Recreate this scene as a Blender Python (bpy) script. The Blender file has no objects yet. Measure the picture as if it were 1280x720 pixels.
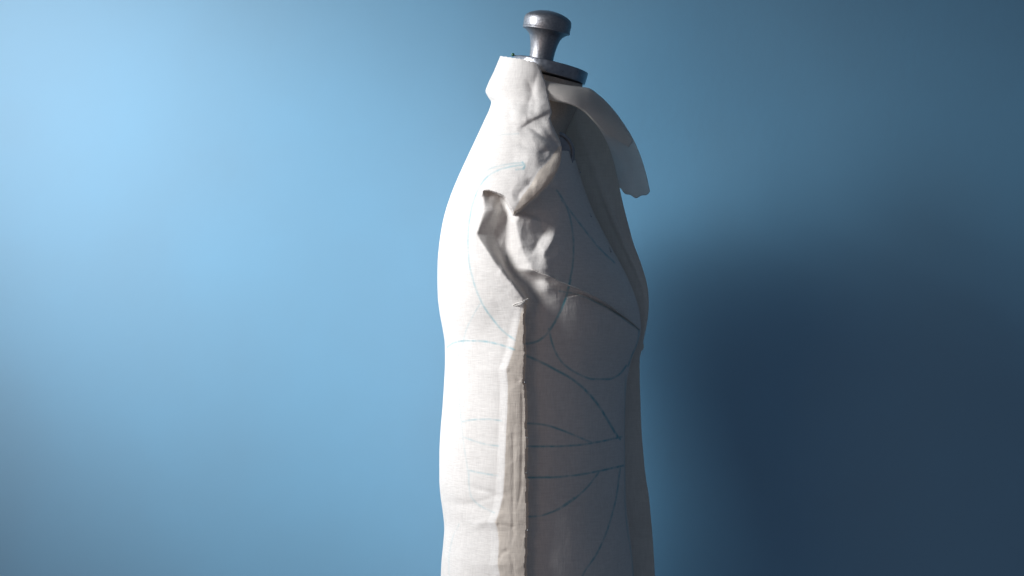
import bpy, bmesh, math
import numpy as np
from mathutils import Vector, Matrix

rng = np.random.default_rng(7)
scene = bpy.context.scene
col = scene.collection

# ------------------------------------------------------------------ camera
DC = 3.5                                    # camera distance from the form's centre plane
cam_d = bpy.data.cameras.new('camera')
cam = bpy.data.objects.new('camera', cam_d); col.objects.link(cam)
cam.location = (0, -DC, 0); cam.rotation_euler = (math.pi/2, 0, 0)
cam_d.sensor_width = 36; cam_d.lens = 36*DC/1.28
cam_d.clip_start = 0.05; cam_d.clip_end = 50
scene.camera = cam

# ------------------------------------------------------------------ dim room, one soft box, an added warm fill
world = bpy.data.worlds.new('World'); scene.world = world; world.use_nodes = True
bg = world.node_tree.nodes['Background']
bg.inputs[0].default_value = (0.46, 0.57, 0.75, 1); bg.inputs[1].default_value = 0.17

def area(name, loc, target, sx, sy, power, colr):
    l = bpy.data.lights.new(name, 'AREA'); l.shape = 'RECTANGLE'; l.size = sx; l.size_y = sy
    l.energy = power; l.color = colr
    o = bpy.data.objects.new(name, l); col.objects.link(o); o.location = loc
    o.rotation_euler = (Vector(target)-Vector(loc)).to_track_quat('-Z', 'Y').to_euler()
    return o
key = area('soft_box', (-1.36, -0.43, 0.69), (-0.03, 0.20, -0.11), 0.54, 0.62, 7.0, (1.0, 0.985, 0.975))
key.data.spread = math.radians(57)          # honeycomb grid on the box

area('warm_fill', (-1.7, -2.0, -0.1), (0, 0, -0.1), 0.7, 0.7, 4.2, (1.0, 0.60, 0.40))  # added fill with no real lamp behind it, warms the shaded front

vs = scene.view_settings
vs.view_transform = 'Standard'; vs.look = 'None'; vs.gamma = 1; vs.use_curve_mapping = False
vs.exposure = 0.0
try:
    scene.cycles.max_bounces = 8; scene.cycles.diffuse_bounces = 5
except Exception: pass

# ------------------------------------------------------------------ helpers
def P(px, py, y):
    """photo millimetres in the form's centre plane -> world point at depth y (mm)"""
    ym = np.asarray(y, float)*1e-3
    k = (DC+ym)/DC
    return np.stack(np.broadcast_arrays((np.asarray(px, float)-640)*1e-3*k, ym, (360-np.asarray(py, float))*1e-3*k), -1)

def pchip(xs, ys, x):
    xs = np.asarray(xs, float); ys = np.asarray(ys, float); x = np.asarray(x, float)
    h = np.diff(xs); d = np.diff(ys)/h
    m = np.zeros_like(xs)
    for i in range(1, len(xs)-1):
        if d[i-1]*d[i] > 0:
            w1 = 2*h[i]+h[i-1]; w2 = h[i]+2*h[i-1]
            m[i] = (w1+w2)/(w1/d[i-1]+w2/d[i])
    m[0] = d[0]; m[-1] = d[-1]
    xc = np.clip(x, xs[0], xs[-1])
    i = np.clip(np.searchsorted(xs, xc)-1, 0, len(xs)-2)
    t = (xc-xs[i])/h[i]
    return ((2*t**3-3*t**2+1)*ys[i]+(t**3-2*t**2+t)*h[i]*m[i]+(-2*t**3+3*t**2)*ys[i+1]+(t**3-t**2)*h[i]*m[i+1])

def curve(pts, n):
    """smooth resample of a polyline of any dimension"""
    p = np.asarray(pts, float)
    s = np.r_[0, np.cumsum(np.linalg.norm(np.diff(p[:, :2], axis=0), axis=1))]
    u = np.linspace(0, s[-1], n)
    return np.stack([pchip(s, p[:, k], u) for k in range(p.shape[1])], -1)

def smooth01(x): x = np.clip(x, 0, 1); return x*x*(3-2*x)

def poly_mask(pts, X, Y):
    inside = np.zeros(np.shape(X), bool); n = len(pts)
    for i in range(n):
        x1, y1 = pts[i]; x2, y2 = pts[(i+1) % n]
        if y1 == y2: continue
        c = ((y1 > Y) != (y2 > Y)) & (X < (x2-x1)*(Y-y1)/(y2-y1)+x1)
        inside ^= c
    return inside

def seg_dist(pts, X, Y):
    """distance to a polyline, signed side (+ right of travel in picture = below/right) and run 0..1"""
    best = np.full(np.shape(X), 1e9); side = np.zeros(np.shape(X)); run = np.zeros(np.shape(X))
    p = np.asarray(pts, float); L = np.r_[0, np.cumsum(np.linalg.norm(np.diff(p[:, :2], axis=0), axis=1))]
    for i in range(len(p)-1):
        ax, ay = p[i, :2]; bx, by = p[i+1, :2]; dx, dy = bx-ax, by-ay; l2 = dx*dx+dy*dy+1e-9
        t = np.clip(((X-ax)*dx+(Y-ay)*dy)/l2, 0, 1)
        ex, ey = X-ax-t*dx, Y-ay-t*dy; d = np.hypot(ex, ey); m = d < best
        best = np.where(m, d, best); side = np.where(m, np.sign(dx*ey-dy*ex), side)
        run = np.where(m, (L[i]+t*(L[i+1]-L[i]))/L[-1], run)
    return best, side, run

def link_mesh(name, verts, faces, mat, parent=None, smooth=True, normals=None):
    me = bpy.data.meshes.new(name)
    verts = np.asarray(verts, np.float32); faces = np.asarray(faces, np.int32)
    k = faces.shape[1]
    me.vertices.add(len(verts)); me.vertices.foreach_set('co', verts.ravel())
    me.loops.add(faces.size); me.loops.foreach_set('vertex_index', faces.ravel())
    me.polygons.add(len(faces)); me.polygons.foreach_set('loop_start', np.arange(0, faces.size, k, dtype=np.int32))
    me.update(calc_edges=True); me.validate()
    if smooth: me.polygons.foreach_set('use_smooth', np.ones(len(me.polygons), bool))
    if normals is not None: me.normals_split_custom_set_from_vertices([tuple(v) for v in normals])
    me.materials.append(mat)
    o = bpy.data.objects.new(name, me); col.objects.link(o)
    if parent is not None: o.parent = parent
    return o

def bm_obj(name, bm, mat, parent=None, smooth=True, bevel=None):
    me = bpy.data.meshes.new(name); bm.normal_update(); bm.to_mesh(me); bm.free()
    if smooth:
        for p in me.polygons: p.use_smooth = True
    me.materials.append(mat)
    o = bpy.data.objects.new(name, me); col.objects.link(o)
    if parent is not None: o.parent = parent
    return o

def empty(name, label, cat):
    o = bpy.data.objects.new(name, None); col.objects.link(o); o.empty_display_size = 0.05
    o['label'] = label; o['category'] = cat
    return o

def grid_faces(n, m, wrap=False):
    i = np.arange(n-1)[:, None]; j = np.arange(m if wrap else m-1)[None, :]; j2 = (j+1) % m
    return np.stack([i*m+j, i*m+j2, (i+1)*m+j2, (i+1)*m+j], -1).reshape(-1, 4)

def lathe(prof, axis_pt, axis, nseg=64):
    """prof: (height, radius) in mm along axis"""
    axis = Vector(axis).normalized(); q = Vector((0, 0, 1)).rotation_difference(axis)
    bm = bmesh.new(); rings = []
    for h, r in prof:
        ring = []
        for k in range(nseg):
            a = 2*math.pi*k/nseg
            v = q @ Vector((r*math.cos(a), r*math.sin(a), h))*1e-3 + Vector(axis_pt)
            ring.append(bm.verts.new(v))
        rings.append(ring)
    for a, b in zip(rings, rings[1:]):
        for k in range(nseg): bm.faces.new((a[k], a[(k+1) % nseg], b[(k+1) % nseg], b[k]))
    bm.faces.new(rings[0][::-1]); bm.faces.new(rings[-1])
    return bm

# ------------------------------------------------------------------ materials
def new_mat(name):
    m = bpy.data.materials.new(name); m.use_nodes = True
    nt = m.node_tree; nt.nodes.clear()
    return m, nt, nt.nodes.new, nt.links.new

def muslin(name, base, trans, tfac):
    m, nt, N, L = new_mat(name)
    out = N('ShaderNodeOutputMaterial'); mix = N('ShaderNodeMixShader'); pb = N('ShaderNodeBsdfPrincipled'); tr = N('ShaderNodeBsdfTranslucent')
    tc = N('ShaderNodeTexCoord')
    # slubs of the weave: two stretched noises
    mp1 = N('ShaderNodeMapping'); mp1.inputs['Scale'].default_value = (560, 560, 70)
    mp2 = N('ShaderNodeMapping'); mp2.inputs['Scale'].default_value = (70, 70, 620)
    n1 = N('ShaderNodeTexNoise'); n1.inputs['Scale'].default_value = 1; n1.inputs['Detail'].default_value = 2
    n2 = N('ShaderNodeTexNoise'); n2.inputs['Scale'].default_value = 1; n2.inputs['Detail'].default_value = 2
    L(tc.outputs['Object'], mp1.inputs[0]); L(tc.outputs['Object'], mp2.inputs[0])
    L(mp1.outputs[0], n1.inputs['Vector']); L(mp2.outputs[0], n2.inputs['Vector'])
    add = N('ShaderNodeMath'); add.operation = 'ADD'; L(n1.outputs[0], add.inputs[0]); L(n2.outputs[0], add.inputs[1])
    n3 = N('ShaderNodeTexNoise'); n3.inputs['Scale'].default_value = 9; n3.inputs['Detail'].default_value = 4; L(tc.outputs['Object'], n3.inputs['Vector'])
    # colour: base varied by weave and a slow mottling
    r1 = N('ShaderNodeMapRange'); r1.inputs[1].default_value = 0.6; r1.inputs[2].default_value = 1.4; r1.inputs[3].default_value = 0.86; r1.inputs[4].default_value = 1.08
    L(add.outputs[0], r1.inputs[0])
    r2 = N('ShaderNodeMapRange'); r2.inputs[1].default_value = 0.3; r2.inputs[2].default_value = 0.7; r2.inputs[3].default_value = 0.95; r2.inputs[4].default_value = 1.03
    L(n3.outputs[0], r2.inputs[0])
    mu = N('ShaderNodeMath'); mu.operation = 'MULTIPLY'; L(r1.outputs[0], mu.inputs[0]); L(r2.outputs[0], mu.inputs[1])
    vm = N('ShaderNodeVectorMath'); vm.operation = 'SCALE'; vm.inputs[0].default_value = base; L(mu.outputs[0], vm.inputs['Scale'])
    at = N('ShaderNodeAttribute'); at.attribute_name = 'ink'
    # uneven felt pen pressure
    n4 = N('ShaderNodeTexNoise'); n4.inputs['Scale'].default_value = 110; L(tc.outputs['Object'], n4.inputs['Vector'])
    r4 = N('ShaderNodeMapRange'); r4.inputs[1].default_value = 0.3; r4.inputs[2].default_value = 0.65; r4.inputs[3].default_value = 0.3; r4.inputs[4].default_value = 1.0; L(n4.outputs[0], r4.inputs[0])
    im = N('ShaderNodeMath'); im.operation = 'MULTIPLY'; L(at.outputs['Fac'], im.inputs[0]); L(r4.outputs[0], im.inputs[1])
    cm = N('ShaderNodeMix'); cm.data_type = 'RGBA'; L(im.outputs[0], cm.inputs['Factor']); L(vm.outputs[0], cm.inputs['A'])
    cm.inputs['B'].default_value = (0.085, 0.40, 0.49, 1)
    L(cm.outputs['Result'], pb.inputs['Base Color'])
    pb.inputs['Roughness'].default_value = 0.85; pb.inputs['Specular IOR Level'].default_value = 0.15
    pb.inputs['Sheen Weight'].default_value = 0.08
    bp = N('ShaderNodeBump'); bp.inputs['Strength'].default_value = 0.5; bp.inputs['Distance'].default_value = 0.0006
    L(add.outputs[0], bp.inputs['Height']); L(bp.outputs[0], pb.inputs['Normal'])
    tr.inputs[0].default_value = (*trans, 1)
    mix.inputs[0].default_value = tfac
    L(pb.outputs[0], mix.inputs[1]); L(tr.outputs[0], mix.inputs[2]); L(mix.outputs[0], out.inputs[0])
    return m

M_MUSLIN = muslin('muslin', (0.725, 0.715, 0.70), (0.80, 0.66, 0.53), 0.16)
M_WRONG_GLOW = muslin('muslin_wrong_side_and_glow', (0.79, 0.735, 0.665), (0.80, 0.66, 0.53), 0.30)  # wrong side on the seam allowance; on the shoulder flap, painted glow through cloth
M_COLLAR = muslin('muslin_free_hanging', (0.725, 0.715, 0.70), (0.95, 0.93, 0.90), 0.62)
M_FLAP = muslin('muslin_single_layer', (0.725, 0.715, 0.70), (0.80, 0.66, 0.53), 0.32)

def simple(name, c, rough, metal=0.0, bump=0.0, scale=300):
    m, nt, N, L = new_mat(name)
    out = N('ShaderNodeOutputMaterial'); pb = N('ShaderNodeBsdfPrincipled')
    tc = N('ShaderNodeTexCoord'); n = N('ShaderNodeTexNoise'); n.inputs['Scale'].default_value = scale; n.inputs['Detail'].default_value = 5
    L(tc.outputs['Object'], n.inputs['Vector'])
    r = N('ShaderNodeMapRange'); r.inputs[1].default_value = 0.3; r.inputs[2].default_value = 0.7; r.inputs[3].default_value = 0.82; r.inputs[4].default_value = 1.12
    L(n.outputs[0], r.inputs[0])
    vm = N('ShaderNodeVectorMath'); vm.operation = 'SCALE'; vm.inputs[0].default_value = c; L(r.outputs[0], vm.inputs['Scale'])
    L(vm.outputs[0], pb.inputs['Base Color'])
    pb.inputs['Metallic'].default_value = metal
    r5 = N('ShaderNodeMapRange'); r5.inputs[1].default_value = 0.3; r5.inputs[2].default_value = 0.7; r5.inputs[3].default_value = rough*0.85; r5.inputs[4].default_value = rough*1.15
    L(n.outputs[0], r5.inputs[0]); L(r5.outputs[0], pb.inputs['Roughness'])
    if bump:
        b = N('ShaderNodeBump'); b.inputs['Strength'].default_value = bump; b.inputs['Distance'].default_value = 0.001
        L(n.outputs[0], b.inputs['Height']); L(b.outputs[0], pb.inputs['Normal'])
    L(pb.outputs[0], out.inputs[0])
    return m
M_CAST = simple('cast_metal', (0.27, 0.28, 0.305), 0.46, 0.9, 0.25, 420)
M_PLATE = simple('turned_metal', (0.27, 0.285, 0.32), 0.32, 0.9, 0.08, 200)
M_LINEN = simple('form_linen', (0.42, 0.36, 0.31), 0.9, 0, 0.2, 500)
M_STEEL = simple('pin_steel', (0.45, 0.45, 0.47), 0.3, 1.0)
M_GREEN = simple('green_bead', (0.03, 0.12, 0.06), 0.2)
M_THREAD = simple('white_thread', (0.8, 0.78, 0.74), 0.8)

def wall_mat():
    m, nt, N, L = new_mat('blue_wall_paint')
    out = N('ShaderNodeOutputMaterial'); pb = N('ShaderNodeBsdfPrincipled'); tc = N('ShaderNodeTexCoord')
    n1 = N('ShaderNodeTexNoise'); n1.inputs['Scale'].default_value = 95; n1.inputs['Detail'].default_value = 4; n1.inputs['Roughness'].default_value = 0.55
    n2 = N('ShaderNodeTexNoise'); n2.inputs['Scale'].default_value = 5; n2.inputs['Detail'].default_value = 3
    n3 = N('ShaderNodeTexVoronoi'); n3.inputs['Scale'].default_value = 7; n3.inputs['Randomness'].default_value = 1
    for n in (n1, n2, n3): L(tc.outputs['Object'], n.inputs['Vector'])
    r = N('ShaderNodeMapRange'); r.inputs[1].default_value = 0.3; r.inputs[2].default_value = 0.7; r.inputs[3].default_value = 0.94; r.inputs[4].default_value = 1.05
    L(n2.outputs[0], r.inputs[0])
    vm = N('ShaderNodeVectorMath'); vm.operation = 'SCALE'; vm.inputs[0].default_value = (0.028, 0.262, 0.470); L(r.outputs[0], vm.inputs['Scale'])
    L(vm.outputs[0], pb.inputs['Base Color'])
    pb.inputs['Roughness'].default_value = 0.7; pb.inputs['Specular IOR Level'].default_value = 0.2
    pb.inputs['Coat Weight'].default_value = 1.0; pb.inputs['Coat Roughness'].default_value = 0.60; pb.inputs['Coat IOR'].default_value = 2.9   # satin sheen
    # roller stipple, plus a few shallow filled dents
    dr = N('ShaderNodeMapRange'); dr.inputs[1].default_value = 0.0; dr.inputs[2].default_value = 0.075; dr.inputs[3].default_value = -0.35; dr.inputs[4].default_value = 0.0
    L(n3.outputs['Distance'], dr.inputs[0])
    ad = N('ShaderNodeMath'); ad.operation = 'ADD'; L(n1.outputs[0], ad.inputs[0]); L(dr.outputs[0], ad.inputs[1])
    b = N('ShaderNodeBump'); b.inputs['Strength'].default_value = 0.16; b.inputs['Distance'].default_value = 0.0016
    L(ad.outputs[0], b.inputs['Height']); L(b.outputs[0], pb.inputs['Normal'])
    L(pb.outputs[0], out.inputs[0])
    return m

# ------------------------------------------------------------------ wall
WALL_Y = 0.236
bm = bmesh.new(); bmesh.ops.create_cube(bm, size=1, matrix=Matrix.Translation((0, WALL_Y+0.05, 0)) @ Matrix.Diagonal((7, 0.1, 3.2, 1)))
wall = bm_obj('wall', bm, wall_mat(), smooth=False)
wall['kind'] = 'structure'; wall['label'] = 'smooth painted blue wall behind the dress form'

# ------------------------------------------------------------------ dress form
form = empty('dress_form', 'tailor dress form torso with grey metal neck plate and mushroom shaped knob', 'dress form')
tp = np.array([(95,646,728,43),(104,646,728,43),(130,640,722,50),(150,632,714,72),(170,620,707,92),(190,606,708,104),(220,588,716,116),(260,570,733,124),
      (300,560,752,130),(350,556,776,136),(400,560,785,138),(450,563,778,136),(540,562,768,120),(620,560,770,132),(720,560,778,146),(830,562,782,152),(905,566,780,150)], float)
rows = np.r_[np.arange(95, 300, 4), np.arange(300, 906, 8), 905]
th = np.linspace(0, 2*np.pi, 96, endpoint=False)
xb = pchip(tp[:,0], tp[:,1], rows); xf = pchip(tp[:,0], tp[:,2], rows); ww = pchip(tp[:,0], tp[:,3], rows)
cx = (xb+xf)/2; aa = (xf-xb)/2
sp = lambda v, n: np.sign(v)*np.abs(v)**(2/n)
PX = cx[:,None]-aa[:,None]*sp(np.cos(th), 2.2)[None]; PY = np.repeat(rows[:,None], 96, 1).astype(float); YY = -ww[:,None]*sp(np.sin(th), 2.2)[None]
# neck top follows the tilted plate
PY += 0.26*(PX-688)*np.clip(1-(PY-95)/60, 0, 1)
V = P(PX, PY, YY).reshape(-1, 3); F = grid_faces(len(rows), 96, True)
V = np.vstack([V, P(640, 905, 0)[None]]); n0 = (len(rows)-1)*96
capf = np.array([[n0+j, n0+(j+1) % 96, len(V)-1, len(V)-1] for j in range(96)])
me_faces = np.vstack([F])
torso = link_mesh('torso', V[:-1], me_faces, M_LINEN, form)
bmx = bmesh.new(); bmx.from_mesh(torso.data); bmesh.ops.holes_fill(bmx, edges=[e for e in bmx.edges if e.is_boundary]); bmx.to_mesh(torso.data); bmx.free()

TILT = math.radians(13.5); AX = Vector((math.sin(TILT), 0.02, math.cos(TILT)))
pb0 = Vector(P(685.5, 96, 0))                     # centre of the plate's underside
plate = bm_obj('neck_plate', lathe([(0, 42), (0.6, 46.3), (1.2, 46.8), (14.5, 47.4), (15.4, 46.9), (16, 45.5), (16.0, 20)], pb0, AX, 96), M_PLATE, form)
KT = math.radians(10); AK = Vector((math.sin(KT), 0.0, math.cos(KT)))
kb = Vector(P(676.5, 74, 0))
knob = bm_obj('neck_knob', lathe([(-8, 15.4), (4, 15.2), (12, 15.8), (20, 17.2), (27, 19.4), (31, 22), (34, 26), (35.2, 28.6), (35.6, 29.6), (37.6, 30.0), (38.2, 29.5), (39, 29.7), (46, 30.0), (50, 29.6),
             (52.5, 28.2), (55.5, 24.5), (58, 19), (60, 12), (60.9, 6), (61.1, 1.2)], kb, AK, 80), M_CAST, form)
for o in (plate, knob):
    md = o.modifiers.new('edge', 'EDGE_SPLIT'); md.split_angle = math.radians(38)

# ------------------------------------------------------------------ the toile: base girth
#            py   back  front  halfwidth
bp_ = np.array([(66,627,700,52),(72,624.5,703,53),(90,617,708,55),(106,609.5,712,57),(114,607,713,60),(121,610,713,66),(128,614,713,72),(137,611.5,713,82),(147,607,712,92),
      (160,601,712,100),(175,594,714,112),(190,587,717,123),(205,580,721,132),(225,571,727,142),(245,563,734,150),(265,556.5,742,156),(285,552,752,161),(310,548.5,765,165.5),(330,547,776,168),
      (350,546.8,786,170),(370,547.3,794,171),(390,549.5,799.5,170.5),(412,553.5,801.5,169),(430,556,797,167),(450,556.3,789.5,164),(480,555,783.5,160),(510,553,781.5,157.5),(540,550.5,781,156.5),(570,549.2,781.5,157.5),
      (600,549.2,782,160),(620,550.7,782.5,162),(640,553.5,784,165),(660,555.3,786.5,168),(680,554,789,171),(700,552,791,174),(720,551,792.5,176),(760,550,794,180),(870,548,797,184)], float)
def base_at(py):
    b = pchip(bp_[:,0], bp_[:,1], py); f = pchip(bp_[:,0], bp_[:,2], py); w = pchip(bp_[:,0], bp_[:,3], py)
    return b, f, w

# ---------------- relief of the near side, on a 1 mm grid (positive = outward)
GX0, GX1, GY0, GY1 = 520, 860, 50, 780
gx = np.arange(GX0, GX1+1, dtype=float); gy = np.arange(GY0, GY1+1, dtype=float)
X, Y = np.meshgrid(gx, gy)
fx = np.fft.fftfreq(len(gx))[None]; fy = np.fft.fftfreq(len(gy))[:, None]
def blur(a, sx, sy=None):
    sy = sx if sy is None else sy
    pad = 24
    ap = np.pad(a, pad, mode='edge')
    wx = np.fft.fftfreq(ap.shape[1])[None]; wy = np.fft.fftfreq(ap.shape[0])[:, None]
    g = np.exp(-2*np.pi**2*((wx*sx)**2+(wy*sy)**2))
    return np.fft.ifft2(np.fft.fft2(ap)*g).real[pad:-pad, pad:-pad]
def noise(sx, sy):
    n = blur(rng.standard_normal(X.shape), sx, sy); return n/n.std()

def loft(tracks):
    """tracks: list of [(py, px, h), ...]; piecewise across px on every row"""
    T = []
    for t in tracks:
        t = np.array(t, float); T.append((np.interp(gy, t[:,0], t[:,1]), np.interp(gy, t[:,0], t[:,2])))
    out = np.zeros_like(X)
    for r in range(len(gy)):
        xs = np.array([t[0][r] for t in T]); hs = np.array([t[1][r] for t in T])
        xs = np.maximum.accumulate(xs+np.arange(len(xs))*1e-3)
        out[r] = np.interp(gx, xs, hs)
    return out

# A: armhole hollow with its folds
edge = [(236,605),(246,605),(258,609),(266,618),(274,611),(284,603),(293,597.5),(304,602),(318,612),(334,625),(350,638),(362,648),(374,657)]
armt = [
 [(225,556,0),(440,560,0)],
 [(225,590,4),(293,585,4),(340,598,6),(375,622,8),(400,628,6),(440,630,4)],
 [(225,601,6),(240,603,8),(262,606,8),(293,595,13),(334,622,17),(374,655,22),(390,650,20),(410,648,18),(440,644,16)],
 [(225,608,0),(240,608,-4),(262,619,-2),(280,611,-2),(293,602,4),(304,608,6),(334,630,9),(374,659,19),(390,656,17),(410,657,16),(440,658,14)],
 [(225,624,-14),(262,626,-17),(293,617,-15),(320,626,-13),(340,634,-8),(374,662,0),(390,660,0),(440,661,0)],
 [(225,632,-16),(266,632.5,-18),(300,632,-19),(330,633,-17),(345,645,-9),(374,672,-3),(440,676,0)],
 [(225,641,-9),(268,642,-7),(300,649,-3),(318,655,0),(336,664,1),(352,674,-3),(374,688,-1),(440,692,0)],
 [(225,652,-9),(272,656,-9),(300,661,-6),(318,660,-1),(336,668,2),(352,684,0),(374,698,0),(440,700,0)],
 [(225,668,-12),(270,672,-10),(290,680,-12),(305,671,-8),(320,664,-1),(336,672,3),(352,694,0),(374,704,0),(440,706,0)],
 [(225,690,-10),(262,692,-8),(282,696,-2),(300,690,2),(318,680,4),(336,686,4),(352,702,0),(374,708,0),(440,710,0)],
 [(225,706,-2),(262,708,-1),(300,712,0),(352,714,0),(440,716,0)],
]
A = loft(armt)
wA = smooth01((Y-222)/14)*smooth01((436-Y)/14)
A = blur(A, 1.05)*wA
# little rolled crest that leaves the flap's tip
d, s, t = seg_dist(curve([(642,268),(655,270),(667,274),(677,281)], 24), X, Y)
A += 6.5*np.where(s > 0, np.exp(-(d/8.0)**2), np.exp(-(d/2.6)**2))*smooth01(t*5)*smooth01((1-t)*2.2+.12)*wA
# B: ridge that runs into the bust seam
RIDGE = curve([(634,333),(650,335),(668,338),(684,345),(702,354),(728,364),(752,376),(778,394),(800,412)], 60)
d, s, t = seg_dist(RIDGE, X, Y)
amp = np.interp(t, [0, .1, .16, .3, .6, .9, 1], [0, 5, 8, 7, 7, 5.5, 3])
B = amp*np.where(s < 0, np.exp(-(d/13)**1.2), np.exp(-(d/np.interp(t, [0, .3, 1], [7, 3.0, 1.6]))**2))
A += B
# hollow below the ridge, beside the seam
A -= 7*np.exp(-(((X-664)/14)**2+((Y-372)/26)**2))
A += 4*np.exp(-(((X-678)/12)**2+((Y-362)/9)**2))

# C: side seam allowance, folded outward and back
FOLD = np.array([(374,657),(392,651),(410,647.5),(428,644),(440,641),(455,636),(462,633),(480,635),(505,634.5),(530,633.5),(560,632),(590,631),(620,629),(640,624),(653,619),(662,622),(676,623.5),(692,623),(706,622),(714,624),(730,627),(790,630)])
CUT = np.array([(374,659),(398,655),(412,656.8),(424,655.4),(440,657.2),(455,656.2),(478,654.8),(482,656.4),(500,658.2),(518,658.8),(532,657.6),(548,659.4),(575,658.6),(590,657.6),(603,660),(622,658.4),(640,660),(662,659),(678,657.4),(690,658.4),(706,656.8),(722,657.8),(790,658)])
fold = np.interp(gy, FOLD[:,0], FOLD[:,1])[:, None]; cut = np.interp(gy, CUT[:,0], CUT[:,1])[:, None]
hf = np.interp(gy, [374,390,440,480,560,640,654,664,690,706,720,790], [20,18,16,16,17,17,19,16,16,18,16,16])[:, None]
hc = np.interp(gy, [374,400,440,480,560,640,720,790], [20,18.8,17,16,15.6,15,14.5,14])[:, None]
ramp = hf*(0.52*smooth01((X-(fold-44))/40)+0.48*smooth01((X-(fold-11))/11.5))
face = hf+(hc-hf)*np.clip((X-fold)/np.maximum(cut-fold, 2), 0, 1)**0.9
# vertical creases and the cross pleats pressed in the allowance
u = np.clip((X-fold)/np.maximum(cut-fold, 2), 0, 1)
def crease(pts, depth, w):
    d, s, t = seg_dist(curve(pts, 30), X, Y)
    return -depth*np.exp(-(d/w)**2)*smooth01(t*6)*smooth01((1-t)*6)
cre = crease([(652,470),(653,520),(652,600),(649,625),(643,645)], 0.55, 1.8)+crease([(641,525),(642,580),(641,640),(642,660),(637,690)], 0.6, 2.2)
cre += crease([(620,655),(632,656),(643,662)], 0.9, 3)+crease([(622,700),(630,690),(637,688)], 0.9, 3)+crease([(634,462),(645,470),(651,478)], 0.7, 3)
cre += crease([(637,690),(641,705),(643,730)], 0.6, 2.4)
C = np.where(X < fold, ramp, np.where(X <= cut, face+cre, 0.0))
wC = smooth01((Y-372)/50)
wF = np.where(X > fold-1, smooth01((Y-374)/20), smooth01((Y-376)/52))
D = A*(1-wF)+C*wF
D = np.where(Y > 436, C, D)

# D: shoulder flap over the shoulder seam
FE = np.array([(66,668),(80,672.5),(90,677),(104,682.5),(120,685.5),(136,689),(141,689.8),(148,688),(156,690.5),(166,695),(176,700),(184,702.3),(192,702),(202,700.5),(214,696.5),(224,690.5),(232,684.5),(240,675.5),(248,667),(256,658),(263,650),(268,643)])
BOT = [(605,238.5),(613,239),(622,242),(630,246),(634,253),(638,261),(642.5,269)]
polyB = [(560,60)]+[(x, y) for y, x in FE]+BOT[::-1]+[(603,246),(598,246),(560,232)]
inB = poly_mask(polyB, X, Y)
flt = [
 [(60,606,1),(110,600,1),(130,606,0),(160,606,0),(200,590,0),(235,570,2),(268,560,2)],
 [(60,628,2),(110,632,3),(130,636,4),(160,640,4),(200,642,5),(222,620,8),(240,600,8),(268,590,8)],
 [(60,650,5),(110,655,7),(130,655,7),(150,656,9),(176,658,10),(200,660,13),(222,645,14),(240,620,11),(268,615,10)],
 [(60,662,6),(110,672,10),(130,674,13),(150,676,14),(168,686,18),(183,697,24),(200,686,22),(214,672,20),(232,660,18),(248,648,16),(268,638,13)],
 [(60,667,5),(110,682,10),(130,686.5,14),(150,687.5,19),(168,694,25),(183,701,30),(200,699,36),(214,695,35),(232,683,25),(248,666,17),(268,642,12)],
 [(60,675,4),(110,690,10),(130,694,14),(150,694,19),(168,702,26),(183,708,32),(200,706,40),(214,702,38),(232,692,27),(248,676,18),(268,652,11)],
]
Fl = blur(loft(flt), 1.5)
def tuck(pts, depth, w1, w2):
    d, s, t = seg_dist(curve(pts, 30), X, Y)
    return -depth*np.where(s > 0, np.exp(-(d/w2)**1.6), np.exp(-(d/w1)**1.6))*smooth01(t*3.5)*smooth01((1-t)*5)
Fl += tuck([(696,136),(686,142),(676,147),(664,153),(646,166)], 3.6, 8, 4)
Fl += tuck([(652,158),(664,161),(674,168),(686,175),(704,182)], 3.2, 5.0, 3.0)
Fl += tuck([(640,178),(652,181),(662,185),(674,187),(688,192)], 2.6, 7, 4.5)
Fl += tuck([(668,195),(680,190),(690,186),(704,181)], 2.4, 3.5, 8)
Fl += tuck([(656,95),(664,112),(668,130),(666,148)], 2.2, 5, 7)
Fl += tuck([(640,132),(652,128),(664,131)], 1.2, 6, 4)
Fl += 1.6*np.exp(-(((X-680)/9)**2+((Y-160)/8)**2))
Fl += 2.2*np.exp(-(((X-648)/8)**2+((Y-140)/9)**2))-1.6*np.exp(-(((X-637)/5)**2+((Y-143)/8)**2))
Fl += tuck([(672,84),(668,105),(663,125),(657,150)], 1.6, 4, 6)
Fl += 1.0*noise(9, 7)*smooth01((X-640)/20)*smooth01((Y-125)/20)*smooth01((215-Y)/20)
Fl += tuck([(672,226),(662,230),(650,242),(645,252)], 2.2, 4, 6)
D = np.where(inB, Fl*smooth01((275-Y)/6+.6), D)

# E: bust cup fullness and slow undulation of the cloth
CUP = curve([(707,372),(697,396),(690,414),(692,432),(700,450),(712,462),(730,471),(750,475),(768,472),(781,460),(790,442),(799,416)], 60)
cup_poly = [tuple(p) for p in CUP]+[(780,398),(752,380),(728,367)]
cupm = poly_mask(cup_poly, X, Y).astype(float)
dcup, _, _ = seg_dist(CUP, X, Y)
D += np.where(cupm > 0, 7*(1-np.exp(-dcup/34)), 0)
D += 0.55*noise(26, 40)+0.22*noise(9, 16)+0.07*noise(3, 5)
D += -1.6*np.exp(-(((X-605)/22)**2))*np.exp(-((Y-612-(X-600)*0.3)/4.0)**2)-1.3*np.exp(-(((X-607)/20)**2))*np.exp(-((Y-626+(X-600)*0.25)/3.5)**2)
D += -2.0*np.exp(-(((X-575)/40)**2))*np.exp(-((Y-628-(X-560)*0.12)/6.0)**2)
D += 1.2*np.exp(-(((X-605)/25)**2))*np.exp(-((Y-655+(X-600)*0.45)/5)**2)
RN = lambda a, b: 1-np.abs(noise(a, b))
hol = np.exp(-(((X-655)/50)**4+((Y-295)/85)**4))
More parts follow.
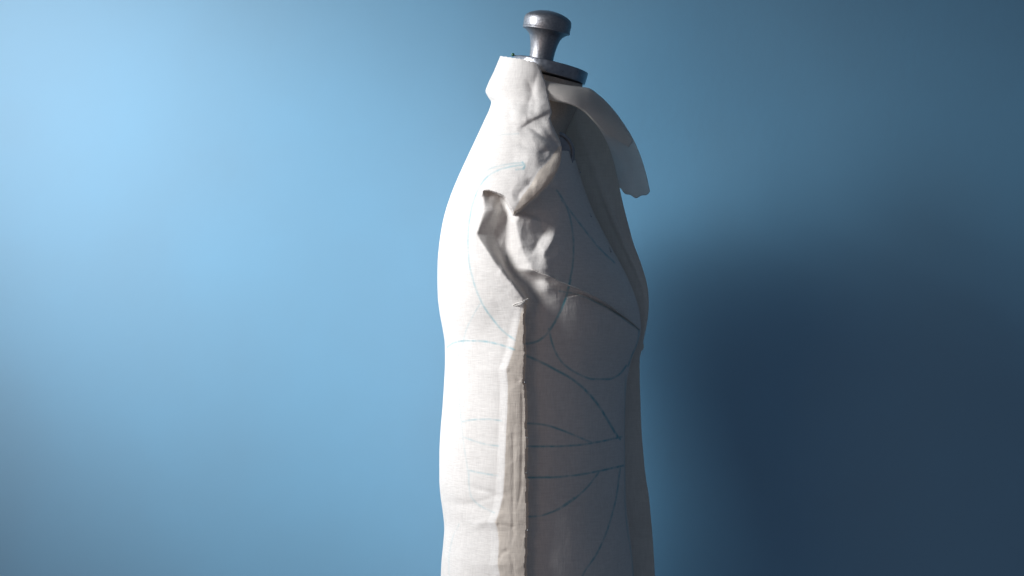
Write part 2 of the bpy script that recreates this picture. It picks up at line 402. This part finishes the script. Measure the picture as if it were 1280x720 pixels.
shl = np.exp(-(((X-672)/26)**4+((Y-165)/48)**4))
D += 0.75*RN(8, 6)*shl+0.55*RN(5, 9)*hol+0.35*RN(4, 4)*(shl+hol)
D += 0.30*RN(10, 30)*smooth01((Y-420)/40)*(X < fold)+0.22*RN(6, 5)*((X >= fold) & (X <= cut) & (Y > 400))
D = blur(D, 0.5)

def sample(a, px, py):
    x = np.clip(px-GX0, 0, len(gx)-1.001); y = np.clip(py-GY0, 0, len(gy)-1.001)
    i = x.astype(int); j = y.astype(int); u = x-i; v = y-j
    return (a[j,i]*(1-u)+a[j,i+1]*u)*(1-v)+(a[j+1,i]*(1-u)+a[j+1,i+1]*u)*v

# ---------------- felt-pen lines and a dark seam line: (points, strength, half width)
INK = [
 ([(655,206),(640,208),(622,213),(606,224),(595,243),(588,268),(585,295),(586,325),(592,352),(602,378),(616,399),(630,415),(644,425)], .55, 1.2),
 ([(654,203),(636,205),(618,209),(600,218),(584,232),(572,250)], .42, 1.1),
 ([(653,203),(656,207),(654,211)], .9, 1.5), ([(655,211),(645,212)], .5, 1.1),
 ([(656,430),(668,428),(681,420),(692,405),(700,390),(708,370),(713,350)], .95, 1.6),
 ([(712,352),(716,330),(717,305),(715,285),(711,266),(704,250),(696,238)], .75, 1.3),
 ([(559,434),(566,429),(582,426),(602,426.5),(622,430),(643,437)], .85, 1.2),
 ([(600,380),(591,395),(583,412),(578,432)], .4, 1.0),
 ([(574,430),(572,470),(575,510),(579,550),(585,590),(588,620),(600,633)], .3, 1.0),
 ([(578,527),(592,524.5),(610,524),(627,526)], .62, 1.0),
 ([(579,546),(592,551),(608,555.5),(623,557.5)], .55, 1.0),
 ([(586,588),(600,591),(612,593),(622,594.5)], .6, 1.1), ([(586,588),(586,604),(590,622),(602,633),(618,641)], .42, 1.0),
 ([(574,655),(565,675),(561,700),(562,725)], .26, 1.0),
 ([(598,183),(612,174),(630,168),(648,167)], .25, 1.2),
 ([(657,444),(675,452),(696,463),(714,473),(731,487),(746,504),(759,524),(769,541),(775,549)], .95, 1.6),
 ([(686,411),(690,428),(697,445),(708,458),(724,468),(742,474),(760,474),(774,468),(783,457)], .85, 1.3),
 ([(660,529),(680,531),(700,537),(720,545),(739,553)], .9, 1.3),
 ([(659,558),(690,558),(720,556.5),(750,552),(777,546)], .95, 1.3),
 ([(659,597),(690,596.5),(720,594),(750,588.5),(779,582)], .95, 1.4),
 ([(660,646),(674,645),(690,640),(706,632),(720,622),(735,608),(748,591)], .9, 1.2), ([(697,637),(708,630),(718,623)], 1.0, 2.0),
 ([(775,586),(772,612),(766,640),(757,668),(746,692),(730,716),(724,730)], .8, 1.2),
 ([(782,470),(781,540),(781,620),(784,660),(790,700),(792,730)], .5, 1.0),
 ([(702,250),(716,268),(733,290),(750,311),(768,328)], .75, 1.2),
 ([(699,364),(714,366),(730,371),(748,379),(766,389),(784,402),(799,415),(796,430),(789,446),(785,458)], .8, 1.0),  # dark line along the bust seam and down the cup edge
 ([(645,521),(645,521.5)], .3, .6),
]
def ink_at(px, py):
    out = np.zeros(px.shape)
    for pts, st, hw in INK:
        if pts[0][0] < 655: st = st*0.72
        c = curve(pts, max(8, 5*len(pts)))
        m = (px > c[:,0].min()-6) & (px < c[:,0].max()+6) & (py > c[:,1].min()-6) & (py < c[:,1].max()+6)
        if not m.any(): continue
        d, _, t = seg_dist(c, px[m], py[m])
        v = st*smooth01((hw*0.85+1.0-d)/2.0)
        out[m] = np.maximum(out[m], v)
    return out

toile = empty('muslin_toile', 'half draped off white muslin toile with blue felt pen lines pinned on the dress form', 'garment')
rows = np.r_[np.arange(66, 732, 0.8), np.arange(736, 872, 8.0)]
NN, NF = 520, 90
th = np.r_[np.linspace(0, np.pi, NN), np.linspace(np.pi, 2*np.pi, NF+2)[1:-1]]
b_, f_, w_ = base_at(rows)
cxx = (b_+f_)/2; axx = (f_-b_)/2
# depth and girth use slightly squared ovals
PX = cxx[:,None]-axx[:,None]*sp(np.cos(th), 2.15)[None]; PY = np.repeat(rows[:,None], len(th), 1)
YY = -w_[:,None]*sp(np.sin(th), 2.15)[None]
near = (np.arange(len(th)) < NN)[None]
rim = np.clip(np.sin(np.clip(th, 0, np.pi))*4, 0, 1)[None]
Dv = sample(D, PX, PY)*rim*near
YY = YY-Dv
V = P(PX, PY, YY)
du = np.roll(V, -1, 1)-np.roll(V, 1, 1); dv = np.gradient(V, axis=0)
NR = np.cross(dv, du); NR /= np.linalg.norm(NR, axis=2, keepdims=True)+1e-12
ink = np.where(near, ink_at(PX, PY), 0)
if (NR[400, NN//2] @ np.array([0, -1, 0])) < 0: NR = -NR
F = grid_faces(len(rows), len(th), True)
fpx = PX.reshape(-1)[F].mean(1); fpy = PY.reshape(-1)[F].mean(1); fcol = F[:, 0] % len(th)
fnear = fcol < NN-1
# which cloth piece each cell belongs to
inBf = poly_mask(polyB, fpx, fpy) & fnear
topl = np.interp(fpx, [600,625,650,668,674], [68,70,73.5,77,82])
foldf = np.interp(fpy, FOLD[:,0], FOLD[:,1]); cutf = np.interp(fpy, CUT[:,0], CUT[:,1])+0.8
edgef = np.interp(fpy, [p[0] for p in edge], [p[1] for p in edge])+1
crest = np.interp(fpy, [80,183,200,214,232,248,268], [700,698,687,673,663,651,640])
piece = np.full(len(F), -1)
front_ok = fpy > np.interp(fpx, [690,705,716,722], [189,188,190,194])
isback = np.where(fpy < 374, np.where(fpy < 268, inBf | (fpx < edgef), fpx < edgef), fpx < foldf)
piece[fnear & ~isback & front_ok & ~inBf] = 1
piece[fnear & isback] = 0
piece[fnear & (fpy >= 374) & (fpx >= foldf) & (fpx < cutf)] = 2
piece[inBf & (fpx > crest) & (fpy > 183)] = 3
piece[fnear & (fpy < topl)] = -1
piece[fnear & (fpy < 188) & ~inBf & (fpx > 640)] = -1
far = ~fnear
piece[far & (fpx < 662) & (fpy > topl)] = 0
piece[far & (fpx >= 662) & (fpy > 200)] = 4
piece[far & (fpx >= 662) & (fpy <= 200) & (fpx < np.interp(fpy, FE[:,0], FE[:,1])) & (fpy > topl)] = 0
names = {0: 'back_panel', 1: 'front_panel', 2: 'side_seam_allowance', 3: 'shoulder_flap', 4: 'front_panel'}
Vf = V.reshape(-1, 3); Nf = NR.reshape(-1, 3); If = ink.reshape(-1)
plabels = {0: 'back panel catching the light', 1: 'front panel in shade with drawn bust cup and waist lines', 2: 'folded beige seam allowance standing out along the side',
           3: 'turned under edge of the shoulder flap', 4: 'front panel on the far side'}
for k in range(5):
    fk = F[piece == k]; used, inv = np.unique(fk, return_inverse=True)
    o = link_mesh(names[k], Vf[used], inv.reshape(-1, 4)[:, ::-1], M_WRONG_GLOW if k in (2, 3) else M_MUSLIN, toile, normals=Nf[used])
    a = o.data.attributes.new('ink', 'FLOAT', 'POINT'); a.data.foreach_set('value', If[used].astype(np.float32))
    o['label'] = plabels[k]

# ---------------- free hanging cloth: sheets between two edges
def sheet(name, A_, B_, n, m, mat, parent, wave=None, thick=0.7, label=None):
    a = curve(A_, n); b = curve(B_, n); v = np.linspace(0, 1, m)
    G = a[:, None]*(1-v)[None, :, None]+b[:, None]*v[None, :, None]
    t = np.linspace(0, 1, n)[:, None]; vv = v[None]
    if wave is not None:
        dx, dy, dz = wave(t, vv); G = G+np.stack(np.broadcast_arrays(dx+0*t*vv, dy+0*t*vv, dz+0*t*vv), -1)
    o = link_mesh(name, P(G[..., 0], G[..., 1], G[..., 2]).reshape(-1, 3), grid_faces(n, m), mat, parent)
    s = o.modifiers.new('thickness', 'SOLIDIFY'); s.thickness = thick*1e-3; s.offset = 0
    if label: o['label'] = label
    return o

# strip standing forward of the centre front
ed = np.array([(112,716),(130,735),(150,750),(175,760),(200,767),(225,772.5),(245,776.5),(270,782.5),(285,786.5),(305,792),(322,798.5),(338,804),(352,808),(366,810.3),(380,811),(395,810),(408,808),(420,805.5),(429,804),(432,804.8),(436,804.2),(439,801.8),(450,799.5),(470,799.5),(500,800.5),(520,801),(540,802),(560,803.5),(585,805.8),(605,808.6),(618,810.8),(640,813),(660,814.8),(690,817),(720,818.5),(760,820),(860,822)], float)
yl = np.linspace(112, 860, 420)
xf = base_at(yl)[1]; xe = pchip(ed[:,0], ed[:,1], yl)
xi = np.minimum(xf-4, xe-12)-np.interp(yl, [112, 180, 260], [16, 8, 0])
pts_in = np.stack([xi, yl, 0*yl-2], 1); pts_out = np.stack([xe, yl, 0*yl+2], 1)
nA = 420
tt = np.linspace(0, 1, nA)[:, None]
def fin_wave(t, v):
    py = 112+748*t
    z = -5*np.sin(np.pi*np.clip(v, 0, 1))*np.exp(-((py-250)/110)**2)+6*v*np.sin(py/37.)*0.35+3.2*v*np.sin(py/91.+1)
    z += -4*np.exp(-((v-0.55-(py-240)/900)/0.09)**2)*np.exp(-((py-270)/85)**2)
    z += 3*v*np.exp(-((py-615)/9)**2)-2.6*v*np.exp(-((py-664-6*v)/5)**2)+2*v*np.exp(-((py-530)/14)**2)
    return 0, 0, z
def sheet_rows(name, a, b, m, mat, parent, wave, thick, label):
    v = np.linspace(0, 1, m); G = a[:, None]*(1-v)[None, :, None]+b[:, None]*v[None, :, None]
    t = np.linspace(0, 1, len(a))[:, None]; _, _, dz = wave(t, v[None]); G[..., 2] += dz
    o = link_mesh(name, P(G[..., 0], G[..., 1], G[..., 2]).reshape(-1, 3), grid_faces(len(a), m), mat, parent)
    s = o.modifiers.new('thickness', 'SOLIDIFY'); s.thickness = thick*1e-3; s.offset = 0
    o['label'] = label
    return o
sheet_rows('centre_front_strip', pts_in, pts_out, 26, M_FLAP, toile, fin_wave, 0.7, 'plain strip standing forward of the centre front')

# neckband strip that flops over the chest
CO = [(668,95,-50),(690,102.5,-54),(712,107,-50),(735,110,-40),(750,120,-37),(765,135,-35),(780,155,-33),(792,175,-31),(801,196,-29),(807,215,-28),(812.5,239,-26)]
CI = [(676,122,-58),(692,126.5,-61),(706,129,-61),(719,133,-59),(730,140,-56),(741,151,-53),(751,164,-50),(758,177,-48),(764,192,-45),(769,210,-42),(774.5,236,-38)]
def band_wave(t, v):
    dz = -7*np.sin(np.pi*v)*(0.4+0.6*t)+3*np.sin(7*t+2*v)*v+1.1*np.sin(21*t+5*v)*np.sin(9*t-4*v)+0.6*np.sin(47*t+9*v)*v
    dy = 9*np.sin(np.pi*np.clip(v*1.05, 0, 1))**0.8*np.clip((t-0.9)/0.1, 0, 1)+1.2*np.sin(v*17)*np.clip((t-.93)/.07, 0, 1)
    return 0, dy, dz
sheet('neckband_strip', CO, CI, 90, 26, M_COLLAR, toile, band_wave, 0.5, 'loose neckband strip flopping forward over the chest')
# its turned-in upper half, a second layer over the first
C2O = [(670,97,-52),(690,104,-57),(712,108.5,-54),(735,111.5,-45),(750,121.5,-42),(765,136.5,-40),(780,156.5,-38),(792,176.5,-36)]
C2I = [(674,121,-58),(694,125,-66),(707,128,-68),(720,132.5,-67),(731,139.5,-64),(743,152,-61),(757,166,-57),(786,184,-45)]
sheet('neckband_fold', C2O, C2I, 60, 20, M_COLLAR, toile, lambda t, v: (0, 0, -3*np.sin(np.pi*v)), 0.5)

# raw edge of the bust seam, a thin lip
rg = curve([(664,336),(684,344),(702,353),(728,363),(752,375),(778,393),(800,411)], 80)
def surf_y(px, py):
    b, f, w = base_at(py); c = (b+f)/2; a = (f-b)/2
    q = np.clip(1-np.abs((px-c)/a)**2.15, 0, 1)**(1/2.15)
    return -(w*q)-sample(D, px, py)
y0 = surf_y(rg[:,0], rg[:,1])
lip_a = np.c_[rg[:,0], rg[:,1]-0.5, y0+2]
jit = np.interp(np.arange(80), np.arange(0, 80, 4), rng.uniform(-0.6, 0.6, 20))
lip_b = np.c_[rg[:,0]+0.5, rg[:,1]+1.2+jit, y0-np.interp(np.linspace(0,1,80), [0,.2,.8,1], [2,7,8,4])]
def rows_sheet(name, a, b, m, mat, parent, thick, label=None):
    v = np.linspace(0, 1, m); G = a[:, None]*(1-v)[None, :, None]+b[:, None]*v[None, :, None]
    o = link_mesh(name, P(G[..., 0], G[..., 1], G[..., 2]).reshape(-1, 3), grid_faces(len(a), m), mat, parent)
    s = o.modifiers.new('thickness', 'SOLIDIFY'); s.thickness = thick*1e-3; s.offset = 0
    if label: o['label'] = label
    return o
rows_sheet('bust_seam_edge', lip_a, lip_b, 5, M_FLAP, toile, 0.9, 'raw edge of the seam running to the bust point')

# arm plate of the form: a shallow oval boss on the shoulder
ay = -58.0
bm = lathe([(0, 24), (1.0, 25.5), (3.0, 26), (4.2, 25), (4.2, 22), (2.8, 20.5), (2.8, 4), (4.5, 3), (4.8, 0.5)], Vector(P(693, 190, ay)), Vector((0.35, -0.93, 0.12)), 48)
arm = bm_obj('arm_plate', bm, M_PLATE, form)
arm.modifiers.new('edge', 'EDGE_SPLIT').split_angle = math.radians(38)

# ------------------------------------------------------------------ pins
def pin(name, label, p0, p1, head_r, mat_head, shaft_r=0.35):
    root = empty(name, label, 'pin'); root['group'] = 'pins in the muslin'
    a = Vector(p0); b = Vector(p1); ax = (b-a); L_ = ax.length*1000
    root.location = a
    sh = bm_obj('shaft', lathe([(0, 0.08), (3, shaft_r), (L_, shaft_r)], (0, 0, 0), ax, 8), M_STEEL, root)
    hd = lathe([(-head_r*math.cos(t)+L_, max(head_r*math.sin(t), 0.02)) for t in np.linspace(0, math.pi, 9)], (0, 0, 0), ax, 14)
    bm_obj('head', hd, mat_head, root)
    return root
pin('glass_head_pin', 'green glass headed pin at the back edge of the neck plate', P(647, 70.5, -42), P(641.2, 68.3, -47), 2.2, M_GREEN, 0.6)
for (x, y, lab) in [(718,197,'topmost short steel pin at the front panel edge, beside the arm plate'), (724.5,213,'short steel pin just below the topmost one on the front panel edge'),
                    (738,268,'short steel pin halfway down the chest on the front panel edge'), (763,312,'lowest short steel pin on the front panel edge above the bust')]:
    b, f, w = base_at(np.array([float(y)])); yy = min(surf_y(np.array([float(min(x, f[0]-4))]), np.array([float(y)]))[0], -20)
    pin('dressmaker_pin', lab, P(x-1.5, y-3.5, yy+3), P(x+0.8, y+2.5, yy-4), 1.1, M_STEEL)

for (x, y, lab) in [(655.2,478,'topmost of the four tiny pins along the cut edge of the side seam'), (658.4,547,'second tiny pin from the top along the cut edge of the side seam'),
                    (657.6,591,'third tiny pin from the top along the cut edge of the side seam'), (658.8,663,'lowest of the four tiny pins along the cut edge of the side seam')]:
    yy = surf_y(np.array([float(x)-1.5]), np.array([float(y)]))[0]
    pin('dressmaker_pin', lab, P(x-5, y-0.6, yy+3), P(x+0.9, y, yy-1.6), 1.0, M_STEEL)
# tacking thread tied where the seam meets the armhole
def tube(name, pts, r, mat, parent):
    cu = bpy.data.curves.new(name, 'CURVE'); cu.dimensions = '3D'; cu.bevel_depth = r*1e-3; cu.bevel_resolution = 2
    s = cu.splines.new('POLY'); pp = [P(*p) for p in pts]; s.points.add(len(pp)-1)
    for k, p in enumerate(pp): s.points[k].co = (*p, 1)
    o = bpy.data.objects.new(name, cu); dg = bpy.context.evaluated_depsgraph_get()
    col.objects.link(o); dg.update(); me = bpy.data.meshes.new_from_object(o.evaluated_get(dg)); bpy.data.objects.remove(o)
    me.materials.clear(); me.materials.append(mat)
    o = bpy.data.objects.new(name, me); col.objects.link(o); o.parent = parent
    return o
ty = surf_y(np.array([655.]), np.array([376.]))[0]
tube('tacking_thread', [(640,382,ty+6),(646,379,ty-1),(652,377.5,ty-3),(657,375,ty-4),(660,373.5,ty-2)], 0.55, M_THREAD, toile)
tube('tacking_thread', [(641,383,ty+6),(649,381,ty-2),(656,377,ty-4),(659,381,ty-1)], 0.45, M_THREAD, toile)
